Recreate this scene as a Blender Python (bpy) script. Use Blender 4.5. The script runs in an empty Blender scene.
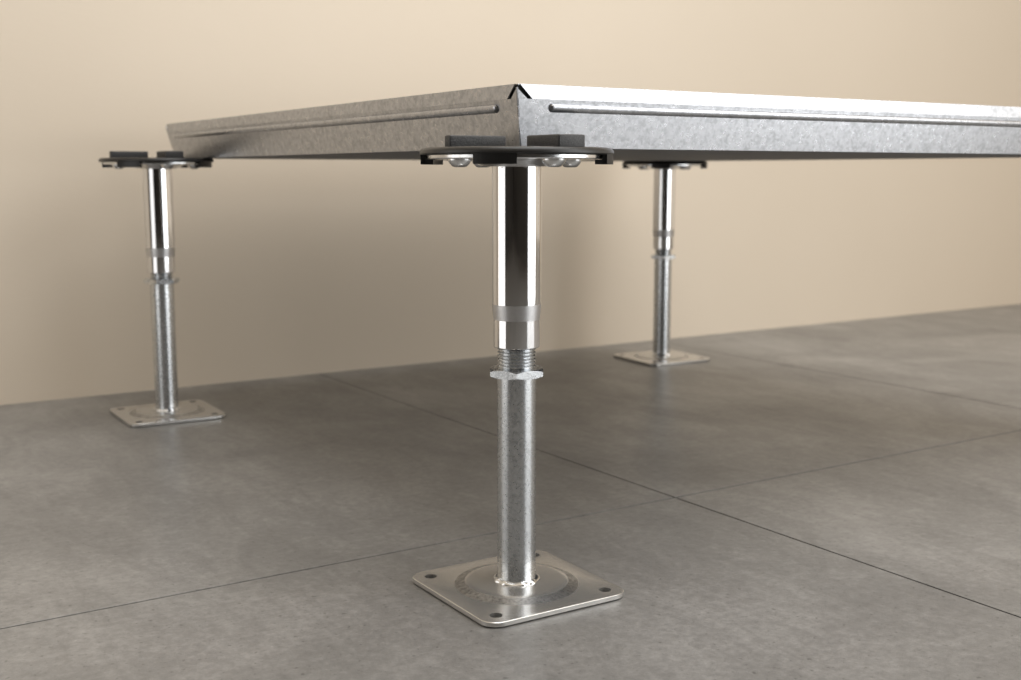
import bpy, bmesh, math, random
from mathutils import Vector, Matrix

random.seed(7)
S = bpy.context.scene
COL = S.collection

# ------------------------------------------------------------------ camera
cam_d = bpy.data.cameras.new('camera')
cam = bpy.data.objects.new('camera', cam_d); COL.objects.link(cam)
PITCH, YAW, FPX = 0.1416, 0.563, 1181.3
fw = Vector((math.sin(YAW)*math.cos(PITCH), math.cos(YAW)*math.cos(PITCH), -math.sin(PITCH)))
rt = Vector((math.cos(YAW), -math.sin(YAW), 0))
up = rt.cross(fw)
M = Matrix((rt, up, -fw)).transposed().to_4x4()
M.translation = Vector((-0.3466, -0.5438, 0.2348))
cam.matrix_world = M
cam_d.sensor_width = 36.0
cam_d.lens = FPX/1021*36.0
cam_d.clip_start = 0.02
cam_d.dof.use_dof = True
cam_d.dof.focus_distance = 0.635
cam_d.dof.aperture_fstop = 13.0
S.camera = cam

# ------------------------------------------------------------------ world, lights, exposure
W = bpy.data.worlds.new('world'); S.world = W
W.use_nodes = True
W.node_tree.nodes['Background'].inputs[0].default_value = (1.0, 0.855, 0.68, 1)
W.node_tree.nodes['Background'].inputs[1].default_value = 0.74

def area(name, loc, target, w, h, power, col):
    d = bpy.data.lights.new(name, 'AREA'); d.shape = 'RECTANGLE'
    d.size, d.size_y, d.energy, d.color = w, h, power, col
    o = bpy.data.objects.new(name, d); COL.objects.link(o)
    o.location = loc
    o.rotation_euler = (Vector(target)-Vector(loc)).to_track_quat('-Z', 'Y').to_euler()
    return o
# two studio softboxes either side of the set and one overhead
area('softbox_right', (0.92, -1.00, 0.86), (0.0, 0.0, 0.86), 1.05, 1.70, 16.0, (0.95, 0.98, 1.0))
area('softbox_left', (-0.73, 0.225, 0.41), (0.0, 0.0, 0.41), 0.54, 0.80, 1.8, (1.0, 0.98, 0.95))
area('softbox_overhead', (0.40, -0.10, 1.9), (0.40, 0.30, 0.0), 1.4, 1.4, 22.0, (0.96, 0.98, 1.0))

S.view_settings.view_transform = 'Standard'
S.view_settings.look = 'None'
S.view_settings.gamma = 1.0
S.view_settings.use_curve_mapping = False
S.view_settings.exposure = 0.15

# ------------------------------------------------------------------ materials
def newmat(name):
    m = bpy.data.materials.new(name); m.use_nodes = True
    nt = m.node_tree; b = nt.nodes['Principled BSDF']
    return m, nt, b
def N(nt, t, **kw):
    n = nt.nodes.new(t)
    for k, v in kw.items():
        if k in n.inputs: n.inputs[k].default_value = v
        else: setattr(n, k, v)
    return n
def ramp(nt, src, stops):
    r = N(nt, 'ShaderNodeValToRGB')
    while len(r.color_ramp.elements) > 1: r.color_ramp.elements.remove(r.color_ramp.elements[0])
    for i, (p, c) in enumerate(stops):
        e = r.color_ramp.elements[0] if i == 0 else r.color_ramp.elements.new(p)
        e.position = p; e.color = (c, c, c, 1) if not isinstance(c, tuple) else (*c, 1)
    nt.links.new(src, r.inputs[0])
    return r
def pos(nt, scale=(1, 1, 1)):
    g = N(nt, 'ShaderNodeNewGeometry'); mp = N(nt, 'ShaderNodeMapping'); mp.inputs['Scale'].default_value = scale
    nt.links.new(g.outputs['Position'], mp.inputs[0]); return mp.outputs[0]

def metal(name, col, rough, spangle=0.0, scale=260, rvar=0.06, bump=0.0, dark=0.12):
    m, nt, b = newmat(name)
    b.inputs['Metallic'].default_value = 1
    p = pos(nt)
    n1 = N(nt, 'ShaderNodeTexNoise', Scale=scale, Detail=5.0, Roughness=0.65); nt.links.new(p, n1.inputs['Vector'])
    v = N(nt, 'ShaderNodeTexVoronoi', Scale=scale*0.8); nt.links.new(p, v.inputs['Vector'])
    n2 = N(nt, 'ShaderNodeTexNoise', Scale=scale*0.35, Detail=3.0); nt.links.new(p, n2.inputs['Vector'])
    sep = N(nt, 'ShaderNodeSeparateColor'); nt.links.new(v.outputs['Color'], sep.inputs[0])
    mx = N(nt, 'ShaderNodeMix'); mx.data_type = 'FLOAT'; mx.inputs[0].default_value = 0.35
    nt.links.new(n1.outputs['Fac'], mx.inputs[2]); nt.links.new(sep.outputs[0], mx.inputs[3])
    add = N(nt, 'ShaderNodeMath', operation='ADD'); nt.links.new(mx.outputs[0], add.inputs[0]); nt.links.new(n2.outputs['Fac'], add.inputs[1])
    lo = tuple(c*(1-spangle) for c in col); hi = tuple(min(1, c*(1+spangle*0.6)) for c in col)
    nm_ = N(nt, 'ShaderNodeMapRange'); nm_.inputs[1].default_value = 0.72; nm_.inputs[2].default_value = 1.28
    nt.links.new(add.outputs[0], nm_.inputs[0])
    r = ramp(nt, nm_.outputs[0], [(0.0, lo), (0.0, col), (1.0, hi)])
    r.color_ramp.elements[1].position = 0.5
    nt.links.new(r.outputs[0], b.inputs['Base Color'])
    mr = N(nt, 'ShaderNodeMapRange'); mr.inputs[1].default_value = 0.7; mr.inputs[2].default_value = 1.3
    mr.inputs[3].default_value = rough+rvar; mr.inputs[4].default_value = max(0.03, rough-rvar)
    nt.links.new(add.outputs[0], mr.inputs[0]); nt.links.new(mr.outputs[0], b.inputs['Roughness'])
    if bump:
        bp = N(nt, 'ShaderNodeBump', Strength=bump, Distance=0.0004); nt.links.new(n1.outputs['Fac'], bp.inputs['Height'])
        nt.links.new(bp.outputs[0], b.inputs['Normal'])
    return m
GALV = metal('galvanised_sheet', (0.485, 0.495, 0.520), 0.31, 0.22, 620, 0.05, 0.2)
ZINC = metal('zinc_tube', (0.60, 0.62, 0.64), 0.25, 0.16, 900, 0.05, 0.10)
PLATE = metal('zinc_plate', (0.62, 0.61, 0.59), 0.27, 0.05, 260, 0.0, 0.0)
PLATE.node_tree.nodes['Principled BSDF'].inputs['Metallic'].default_value = 0.82
DARK_REFL = metal('zinc_dark_reflection', (0.47, 0.465, 0.46), 0.36, 0.40, 900, 0.08, 0.3)  # dish slope: dark reflection put into the zinc colour
BOLT = metal('zinc_bolt', (0.68, 0.69, 0.70), 0.22, 0.1, 500, 0.04)
CHROME = metal('polished_steel', (0.74, 0.74, 0.75), 0.085, 0.02, 90, 0.012)
SATIN = metal('satin_steel', (0.60, 0.60, 0.61), 0.36, 0.06, 600, 0.05, 0.1)
UNDER = None

def plastic(name, col, rough, bump):
    m, nt, b = newmat(name)
    b.inputs['Base Color'].default_value = (*col, 1); b.inputs['Roughness'].default_value = rough
    n = N(nt, 'ShaderNodeTexNoise', Scale=1500.0, Detail=3.0); nt.links.new(pos(nt), n.inputs['Vector'])
    r = ramp(nt, n.outputs['Fac'], [(0.35, tuple(c*0.7 for c in col)), (0.65, tuple(c*1.5 for c in col))])
    nt.links.new(r.outputs[0], b.inputs['Base Color'])
    bp = N(nt, 'ShaderNodeBump', Strength=bump, Distance=0.0003); nt.links.new(n.outputs['Fac'], bp.inputs['Height'])
    nt.links.new(bp.outputs[0], b.inputs['Normal'])
    return m
BLACK = plastic('black_plastic', (0.006, 0.006, 0.006), 0.38, 0.25)
TABM = plastic('grained_black_plastic', (0.035, 0.035, 0.036), 0.5, 0.8)
UNDER = plastic('grey_primed_sheet', (0.10, 0.105, 0.115), 0.6, 0.1)
GASKET_SHADE = plastic('black_gasket_and_shade', (0.006, 0.006, 0.006), 0.8, 0.2)

def wall_mat():
    m, nt, b = newmat('tan_wall_paint')
    p = pos(nt)
    n1 = N(nt, 'ShaderNodeTexNoise', Scale=3.0, Detail=4.0); nt.links.new(p, n1.inputs['Vector'])
    r = ramp(nt, n1.outputs['Fac'], [(0.3, (0.705, 0.612, 0.495)), (0.7, (0.725, 0.632, 0.515))])
    nt.links.new(r.outputs[0], b.inputs['Base Color'])
    b.inputs['Roughness'].default_value = 0.75
    n2 = N(nt, 'ShaderNodeTexNoise', Scale=130.0, Detail=4.0, Roughness=0.6)
    nt.links.new(pos(nt, (0.6, 1, 1.6)), n2.inputs['Vector'])
    bp = N(nt, 'ShaderNodeBump', Strength=0.14, Distance=0.001); nt.links.new(n2.outputs['Fac'], bp.inputs['Height'])
    nt.links.new(bp.outputs[0], b.inputs['Normal'])
    return m
WALL = wall_mat()

def dark_mat():
    m, nt, b = newmat('added_wall_dark')
    n = N(nt, 'ShaderNodeTexNoise', Scale=4.0, Detail=3.0); nt.links.new(pos(nt), n.inputs['Vector'])
    r = ramp(nt, n.outputs['Fac'], [(0.3, (0.030, 0.028, 0.026)), (0.7, (0.040, 0.037, 0.034))])
    nt.links.new(r.outputs[0], b.inputs['Base Color']); b.inputs['Roughness'].default_value = 0.9
    return m
DARK = dark_mat()

def tile_mat():
    m, nt, b = newmat('concrete_look_tile')
    p = pos(nt)
    a = N(nt, 'ShaderNodeTexNoise', Scale=6.0, Detail=8.0, Roughness=0.62, Distortion=0.6); nt.links.new(p, a.inputs['Vector'])
    c = N(nt, 'ShaderNodeTexNoise', Scale=150.0, Detail=8.0, Roughness=0.78); nt.links.new(p, c.inputs['Vector'])
    s = N(nt, 'ShaderNodeTexNoise', Scale=26.0, Detail=6.0, Roughness=0.7, Distortion=1.4); nt.links.new(pos(nt, (1.0, 0.35, 1)), s.inputs['Vector'])
    mx = N(nt, 'ShaderNodeMix'); mx.data_type = 'FLOAT'; mx.inputs[0].default_value = 0.38
    nt.links.new(a.outputs['Fac'], mx.inputs[2]); nt.links.new(s.outputs['Fac'], mx.inputs[3])
    mx2 = N(nt, 'ShaderNodeMix'); mx2.data_type = 'FLOAT'; mx2.inputs[0].default_value = 0.42
    nt.links.new(mx.outputs[0], mx2.inputs[2]); nt.links.new(c.outputs['Fac'], mx2.inputs[3])
    r = ramp(nt, mx2.outputs[0], [(0.34, (0.112, 0.109, 0.105)), (0.5, (0.190, 0.186, 0.180)), (0.66, (0.315, 0.309, 0.300))])
    # fine dark pits
    v = N(nt, 'ShaderNodeTexNoise', Scale=330.0, Detail=2.0); nt.links.new(p, v.inputs['Vector'])
    pit = ramp(nt, v.outputs['Fac'], [(0.28, 0.6), (0.36, 1.0), (0.68, 1.0), (0.76, 1.25)])
    mul = N(nt, 'ShaderNodeMix'); mul.data_type = 'RGBA'; mul.blend_type = 'MULTIPLY'; mul.inputs[0].default_value = 1
    nt.links.new(r.outputs[0], mul.inputs[6]); nt.links.new(pit.outputs[0], mul.inputs[7])
    nt.links.new(mul.outputs[2], b.inputs['Base Color'])
    rr = ramp(nt, mx.outputs[0], [(0.35, 0.40), (0.65, 0.30)])
    nt.links.new(rr.outputs[0], b.inputs['Roughness'])
    bp = N(nt, 'ShaderNodeBump', Strength=0.45, Distance=0.0008); nt.links.new(mx2.outputs[0], bp.inputs['Height'])
    nt.links.new(bp.outputs[0], b.inputs['Normal'])
    return m
TILE = tile_mat()
GROUT = plastic('grey_brown_grout', (0.055, 0.047, 0.040), 0.85, 0.3)

# ------------------------------------------------------------------ mesh helpers
def mesh_obj(name, bm, mat, parent=None, smooth=True, angle=35):
    bmesh.ops.recalc_face_normals(bm, faces=bm.faces[:])
    me = bpy.data.meshes.new(name); bm.to_mesh(me); bm.free()
    me.materials.append(mat)
    if smooth:
        for f in me.polygons: f.use_smooth = True
        me.set_sharp_from_angle(angle=math.radians(angle))
    o = bpy.data.objects.new(name, me); COL.objects.link(o)
    if parent: o.parent = parent
    return o
def lathe(bm, prof, seg=64, closed=True, c=(0, 0)):
    rings = []
    for r, z in prof:
        rings.append([bm.verts.new((c[0]+r*math.cos(2*math.pi*i/seg), c[1]+r*math.sin(2*math.pi*i/seg), z)) for i in range(seg)])
    for a, b in zip(rings, rings[1:]):
        for i in range(seg):
            bm.faces.new((a[i], a[(i+1) % seg], b[(i+1) % seg], b[i]))
    if closed:
        bm.faces.new(rings[0][::-1]); bm.faces.new(rings[-1])
    return rings
def box(bm, x0, x1, y0, y1, z0, z1, bev=0.0, seg=2):
    r = bmesh.ops.create_cube(bm, size=1.0)
    for v in r['verts']:
        v.co = Vector((x0+(v.co.x+0.5)*(x1-x0), y0+(v.co.y+0.5)*(y1-y0), z0+(v.co.z+0.5)*(z1-z0)))
    if bev:
        es = list({e for v in r['verts'] for e in v.link_edges})
        bmesh.ops.bevel(bm, geom=es, offset=bev, segments=seg, affect='EDGES', profile=0.5)
def prism(bm, pts, off):
    """planar outline pts (3D) extruded by vector off"""
    a = [bm.verts.new(p) for p in pts]; b = [bm.verts.new(Vector(p)+Vector(off)) for p in pts]
    bm.faces.new(a); bm.faces.new(b[::-1]); n = len(a)
    for i in range(n): bm.faces.new((a[i], a[(i+1) % n], b[(i+1) % n], b[i]))
def tag(o, label, cat, group=None):
    o['label'] = label; o['category'] = cat
    if group: o['group'] = group
def empty(name, loc):
    o = bpy.data.objects.new(name, None); COL.objects.link(o); o.location = loc; o.empty_display_size = 0.05
    return o

# ------------------------------------------------------------------ setting: floor and wall
FR = 0.0124
JX, JY, TX, TY = 0.2004, 0.0983, 0.506, 0.72
floor_b = bmesh.new(); box(floor_b, -2.6, 3.4, -2.4, 1.0, -0.030, -0.0022)
floor = mesh_obj('floor', floor_b, GROUT, smooth=False); floor['kind'] = 'structure'
bm = bmesh.new()
gx, gy = 0.0008, 0.0008
box(bm, gx, TX-gx, gy, TY-gy, -0.020, 0.0, 0.00015, 1)
proto = mesh_obj('floor_tile', bm, TILE, floor, smooth=False)
tm = proto.data
cf, sf = math.cos(FR), math.sin(FR)
first = True
for i in range(-5, 6):
    for j in range(-3, 1):
        lx, ly = i*TX, j*TY
        o = proto if first else bpy.data.objects.new('floor_tile', tm)
        if not first: COL.objects.link(o); o.parent = floor
        first = False
        o.location = (JX+cf*lx-sf*ly, JY+sf*lx+cf*ly, 0); o.rotation_euler = (0, 0, FR)
bm = bmesh.new(); box(bm, -2.8, 3.6, 0, 0.06, -0.03, 2.4)
wall = mesh_obj('wall_back', bm, WALL, smooth=False); wall['kind'] = 'structure'
wall.location = (0, 0.7305, 0); wall.rotation_euler = (0, 0, FR)

for nm, e in (('added_dark_wall_front', (-2.6, 1.2, -2.46, -2.40, -0.03, 2.4)), ('added_dark_wall_left', (-2.66, -2.60, -2.46, 0.70, -0.03, 2.4))):  # unseen dark walls, added so the polished tubes reflect something dark
    bm = bmesh.new(); box(bm, *e); o = mesh_obj(nm, bm, DARK, smooth=False); o['kind'] = 'structure'

# ------------------------------------------------------------------ panel
ZB, ZT, P, SL = 0.2478, 0.2812, 0.652, 0.0072
ZL = ZT-0.0074
panel = empty('access_panel', (0.0004, 0, 0))
tag(panel, 'square galvanised steel floor panel with ribbed edges resting on the black pedestal heads', 'floor panel')
def din(z): return SL*(ZT-z)/(ZT-ZB)          # how far the slanting side stands in at height z
SIDES = [((0, 0), (1, 0), (0, 1)), ((P, 0), (0, 1), (-1, 0)), ((P, P), (-1, 0), (0, -1)), ((0, P), (0, -1), (1, 0))]
for (o0, al, inn) in SIDES:
    def pt(s, d, z): return Vector((o0[0]+al[0]*s+inn[0]*d, o0[1]+al[1]*s+inn[1]*d, z))
    inv = Vector((inn[0], inn[1], 0))
    C = 0.0082
    bm = bmesh.new()
    zc = ZT-0.0016
    zm = ZT-0.017
    outline = [(din(ZB)+0.0007, ZB), (P-din(ZB)-0.0007, ZB), (P-din(zm), zm), (P-din(zc), zc), (P-C, ZL), (C, ZL), (din(zc), zc), (din(zm), zm)]
    prism(bm, [pt(s, din(z), z) for s, z in outline], inv*0.0009)
    side = mesh_obj('side_wall', bm, GALV, panel, smooth=False)
    # folded lip of the top sheet, cut diagonally at the corners
    g = 0.0028
    bm = bmesh.new()
    db, dt = din(ZL)-0.0007, 0.0007
    prism(bm, [pt(C+g, db, ZL), pt(P-C-g, db, ZL), pt(P-g, dt, ZT+0.0003), pt(g, dt, ZT+0.0003)], inv*0.0008)
    mesh_obj('edge_lip', bm, GALV, side, smooth=False)
    # dark joint behind the lip
    bm = bmesh.new()
    prism(bm, [pt(0.003, din(ZL)+0.0015, ZL-0.001), pt(P-0.003, din(ZL)+0.0015, ZL-0.001), pt(P-0.0026, 0.0022, ZT-0.0002), pt(0.0026, 0.0022, ZT-0.0002)], inv*0.001)
    mesh_obj('joint_gasket', bm, GASKET_SHADE, side, smooth=False)
    # long pressed bead
    bm = bmesh.new()
    s0, s1, hz, pr = 0.0250, P-0.0250, 0.0024, 0.0021
    zc = ZT-0.0118
    st = [(s0-hz*math.cos(a), math.sin(a)) for a in [math.pi/2*k/5 for k in range(6)]]
    st += [(s1+hz*math.cos(a), math.sin(a)) for a in [math.pi/2*k/5 for k in range(5, -1, -1)]]
    rows = []
    for s, k in st:
        k = max(k, 0.02); row = []
        for q in range(9):
            a = -math.pi/2+math.pi*q/8
            z = zc+hz*k*math.sin(a); row.append(bm.verts.new(pt(s, din(z)-pr*k*math.cos(a), z)))
        rows.append(row)
    for a, b in zip(rows, rows[1:]):
        for q in range(8): bm.faces.new((a[q], a[q+1], b[q+1], b[q]))
    mesh_obj('pressed_bead', bm, GALV, side, angle=60)
bm = bmesh.new(); i = 0.0026; box(bm, i, P-i, i, P-i, ZT-0.0006, ZT+0.0004)
mesh_obj('top_sheet', bm, GALV, panel, smooth=False)
bm = bmesh.new(); i = SL+0.0002; box(bm, i, P-i, i, P-i, ZB-0.0002, ZB+0.0012)
mesh_obj('bottom_sheet', bm, UNDER, panel, smooth=False)

# ------------------------------------------------------------------ pedestals
ZC = 0.2474                 # top of the black head cap
def base_plate_bm():
    a, rad, t, z0 = 0.0460, 0.0095, 0.0034, 0.0006
    bm = bmesh.new()
    out = []
    for cx, cy, st in ((1, 1, 0), (-1, 1, 90), (-1, -1, 180), (1, -1, 270)):
        for k in range(9):
            an = math.radians(st+90*k/8)
            out.append((cx*(a-rad)+rad*math.cos(an), cy*(a-rad)+rad*math.sin(an)))
    holes = []
    for hx, hy in ((1, 1), (-1, 1), (-1, -1), (1, -1)):
        holes.append([(hx*0.0358+0.0036*math.cos(2*math.pi*k/24), hy*0.0358+0.0036*math.sin(2*math.pi*k/24)) for k in range(24)])
    R0 = 0.0360
    dish = [(R0*math.cos(2*math.pi*k/72), R0*math.sin(2*math.pi*k/72)) for k in range(72)]
    def loop(pts, z): return [bm.verts.new((x, y, z)) for x, y in pts]
    def edges(l): return [bm.edges.new((l[i], l[(i+1) % len(l)])) for i in range(len(l))]
    def bridge(a_, b_):
        n = len(a_)
        for i in range(n): bm.faces.new((a_[i], a_[(i+1) % n], b_[(i+1) % n], b_[i]))
    c = 0.0003
    def shrink(pts): return [(x*(1-c/0.0444), y*(1-c/0.0444)) for x, y in pts]
    ot = loop(shrink(out), t); om = loop(out, t-c); ol = loop(out, z0+c); ob = loop(shrink(out), z0)
    ht = [loop(h, t) for h in holes]; hb = [loop(h, z0) for h in holes]
    dt_ = loop(dish, t)
    es = edges(ot)+edges(dt_)
    for h in ht: es += edges(h)
    bmesh.ops.triangle_fill(bm, use_beauty=True, use_dissolve=False, edges=es)
    es = edges(ob)
    for h in hb: es += edges(h)
    bmesh.ops.triangle_fill(bm, use_beauty=True, use_dissolve=False, edges=es)
    bridge(ot, om); bridge(om, ol); bridge(ol, ob)
    for x, y in zip(ht, hb): bridge(x, y)
    prev = dt_
    for r, z in ((0.0352, t+0.0002), (0.0335, t+0.0007), (0.0295, t+0.0020), (0.0278, t+0.0025), (0.0262, t+0.0026), (0.009, t+0.0027)):
        nx = loop([(r*math.cos(2*math.pi*k/72), r*math.sin(2*math.pi*k/72)) for k in range(72)], z)
        bridge(prev, nx); prev = nx
    bm.faces.new(prev)
    return bm
def nut_bm(z0, z1, rc, rot):
    bm = bmesh.new(); ap = rc*math.cos(math.pi/6); n = 72
    def ring(fr, fz):
        o = []
        for k in range(n):
            th = 2*math.pi*k/n
            r = ap/math.cos(((th+math.pi/6) % (math.pi/3))-math.pi/6) if True else 0
            r, z = fr(r), fz(r)
            o.append(bm.verts.new((r*math.cos(th+rot), r*math.sin(th+rot), z)))
        return o
    ch = 0.5
    rings = [ring(lambda r: 0.0095, lambda r: z0), ring(lambda r: ap, lambda r: z0), ring(lambda r: r, lambda r: z0+(r-ap)*ch),
             ring(lambda r: r, lambda r: z1-(r-ap)*ch), ring(lambda r: ap, lambda r: z1), ring(lambda r: 0.0095, lambda r: z1)]
    for a, b in zip(rings, rings[1:]):
        for i in range(n): bm.faces.new((a[i], a[(i+1) % n], b[(i+1) % n], b[i]))
    return bm
def arc_block(bm, r0, r1, z0, z1, a0, a1, n=10):
    sec = []
    for k in range(n+1):
        a = a0+(a1-a0)*k/n; c, s = math.cos(a), math.sin(a)
        sec.append([bm.verts.new((r*c, r*s, z)) for r, z in ((r0, z0), (r1, z0), (r1, z1), (r0, z1))])
    for x, y in zip(sec, sec[1:]):
        for i in range(4): bm.faces.new((x[i], x[(i+1) % 4], y[(i+1) % 4], y[i]))
    bm.faces.new(sec[0][::-1]); bm.faces.new(sec[-1])

TO_CAM = math.atan2(-0.8433, -0.5375)
MESH = {}
def build(name, fn, mat, parent, **kw):
    key = kw.pop('key', name)
    if key in MESH:
        o = bpy.data.objects.new(name, MESH[key]); COL.objects.link(o); o.parent = parent
    else:
        o = mesh_obj(name, fn(), mat, parent, **kw); MESH[key] = o.data
    return o
def lathe_bm(prof, seg=64, c=(0, 0)):
    bm = bmesh.new(); lathe(bm, prof, seg, True, c); return bm

def pedestal(loc, label, plate_rot=0.0, tabs=(), nut_rot=0.0, nut_up=0.0):
    ped = empty('floor_pedestal', loc)
    tag(ped, label, 'pedestal', 'adjustable pedestals under the floor panel')
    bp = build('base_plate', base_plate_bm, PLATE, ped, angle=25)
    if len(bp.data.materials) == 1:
        bp.data.materials.append(DARK_REFL)  # slope ring takes the painted dark reflection
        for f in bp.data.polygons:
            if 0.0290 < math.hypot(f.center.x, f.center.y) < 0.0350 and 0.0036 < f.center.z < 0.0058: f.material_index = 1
    bp.rotation_euler = (0, 0, plate_rot)
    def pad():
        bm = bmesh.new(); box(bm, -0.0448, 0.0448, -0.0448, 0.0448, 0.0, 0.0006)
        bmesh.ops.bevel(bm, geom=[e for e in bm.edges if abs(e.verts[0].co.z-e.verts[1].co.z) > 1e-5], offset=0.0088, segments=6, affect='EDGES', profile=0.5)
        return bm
    build('shade_pad', pad, GASKET_SHADE, bp, smooth=False)  # black sheet added as the shadow line under the plate and in its holes
    def weld():
        bm = bmesh.new(); rnd = random.Random(3); n = 72; m = 9; rows = []
        for k in range(n):
            th = 2*math.pi*k/n
            lump = 1+0.16*math.sin(th*9+0.9*math.sin(th*4))+0.02*rnd.random()
            rr = 0.0029*lump
            rows.append([bm.verts.new(((0.0104+rr*math.cos(a))*math.cos(th), (0.0104+rr*math.cos(a))*math.sin(th), 0.0052+0.0026*lump*math.sin(a)))
                         for a in [math.pi/2*q/(m-1) for q in range(m)]])
        for k in range(n):
            x, y = rows[k], rows[(k+1) % n]
            for q in range(m-1): bm.faces.new((x[q], x[q+1], y[q+1], y[q]))
        return bm
    build('weld_bead', weld, BOLT, bp, angle=60)
    build('lower_tube', lambda: lathe_bm([(0.0108, 0.0035), (0.0108, 0.1231+nut_up)], 72), ZINC, ped, key='lower_tube%.4f' % nut_up)
    def thread():
        prof = []; z = 0.1205; pt_ = 0.00185
        while z < 0.1405:
            prof += [(0.0097, z), (0.0097, z+pt_*0.12), (0.01065, z+pt_*0.46), (0.01065, z+pt_*0.60)]; z += pt_
        return lathe_bm(prof, 64)
    build('threaded_rod', thread, ZINC, ped, angle=25)
    nt_ = build('lock_nut', lambda: nut_bm(0.1228, 0.1275, 0.0167, TO_CAM), ZINC, ped, angle=25); nt_.rotation_euler = (0, 0, nut_rot); nt_.location.z = nut_up
    ut = build('upper_tube', lambda: lathe_bm([(0.0126, 0.1393), (0.0128, 0.1396), (0.0128, 0.1548)], 96), CHROME, ped, key='ut_low', angle=15)
    ut.name = 'upper_tube_end'
    build('swaged_band', lambda: lathe_bm([(0.01281, 0.1545), (0.01300, 0.1570), (0.01330, 0.1600), (0.01352, 0.1630)], 96), SATIN, ped, angle=60)
    build('upper_tube', lambda: lathe_bm([(0.0135, 0.1628), (0.0135, 0.2398)], 96), CHROME, ped)
    # zinc head plate: square-ish rounded plate with pressed hub
    def head():
        bm = bmesh.new()
        lathe(bm, [(0.0145, 0.2374), (0.0190, 0.2378), (0.0220, 0.2392), (0.0250, 0.2412), (0.0478, 0.2414), (0.0482, 0.2419), (0.0482, 0.2434), (0.0478, 0.2438), (0.012, 0.2438)], 72)
        return bm
    hp = build('head_plate', head, BOLT, ped)
    def bolt():
        return lathe_bm([(0.0026, 0.2371), (0.0038, 0.2374), (0.0052, 0.2388), (0.0060, 0.2400), (0.0063, 0.2406), (0.0063, 0.2418)], 32)
    for k in range(4):
        b = build('bolt', bolt, BOLT, hp); an = math.pi/2*k
        b.location = (0.0355*math.cos(an), 0.0355*math.sin(an), 0)
    # black plastic cap
    def cap():
        return lathe_bm([(0.0480, 0.2437), (0.0518, 0.2437), (0.0524, 0.2443), (0.0522, 0.2458), (0.0510, 0.2470), (0.0498, ZC)], 96)
    cp = build('head_cap', cap, BLACK, ped, angle=40)
    def clip():
        bm = bmesh.new(); w = math.radians(12.5)
        arc_block(bm, 0.0492, 0.0520, 0.2388, 0.2445, -w, w)
        arc_block(bm, 0.0452, 0.0519, 0.2386, 0.2411, -w, w)
        return bm
    for k in range(4):
        c = build('clip', clip, BLACK, cp, smooth=False); c.rotation_euler = (0, 0, math.pi/4+math.pi/2*k)
    for k in tabs:
        def tab_x():
            bm = bmesh.new(); box(bm, -0.0430, -0.0085, -0.0030, 0.0030, ZC-0.001, ZC+0.0062, 0.0009, 3); return bm
        def tab_y():
            bm = bmesh.new(); box(bm, -0.0050, 0.0117, -0.0470, -0.0170, ZC-0.001, ZC+0.0062, 0.0010, 3); return bm
        build('locating_tab', tab_x if k == 'x' else tab_y, TABM, cp, key='tab'+k)
    return ped

pedestal((0.0006, 0, 0), 'large front adjustable steel pedestal nearest the camera under the panel corner', 0.003, 'xy', math.pi/6)
pedestal((-0.0262, 0.591, 0), 'adjustable steel pedestal by the wall at the left end of the panel', -0.0135, 'xy', 0.5, 0.0060)
pedestal((0.6035, 0.604, 0), 'smallest adjustable steel pedestal farthest back near the wall, right of the front one', -0.06, '', 0.5, 0.0044)
pedestal((0.645, 0.002, 0), 'adjustable steel pedestal carrying the right-hand corner of the panel', 0.0, '', 0.3)
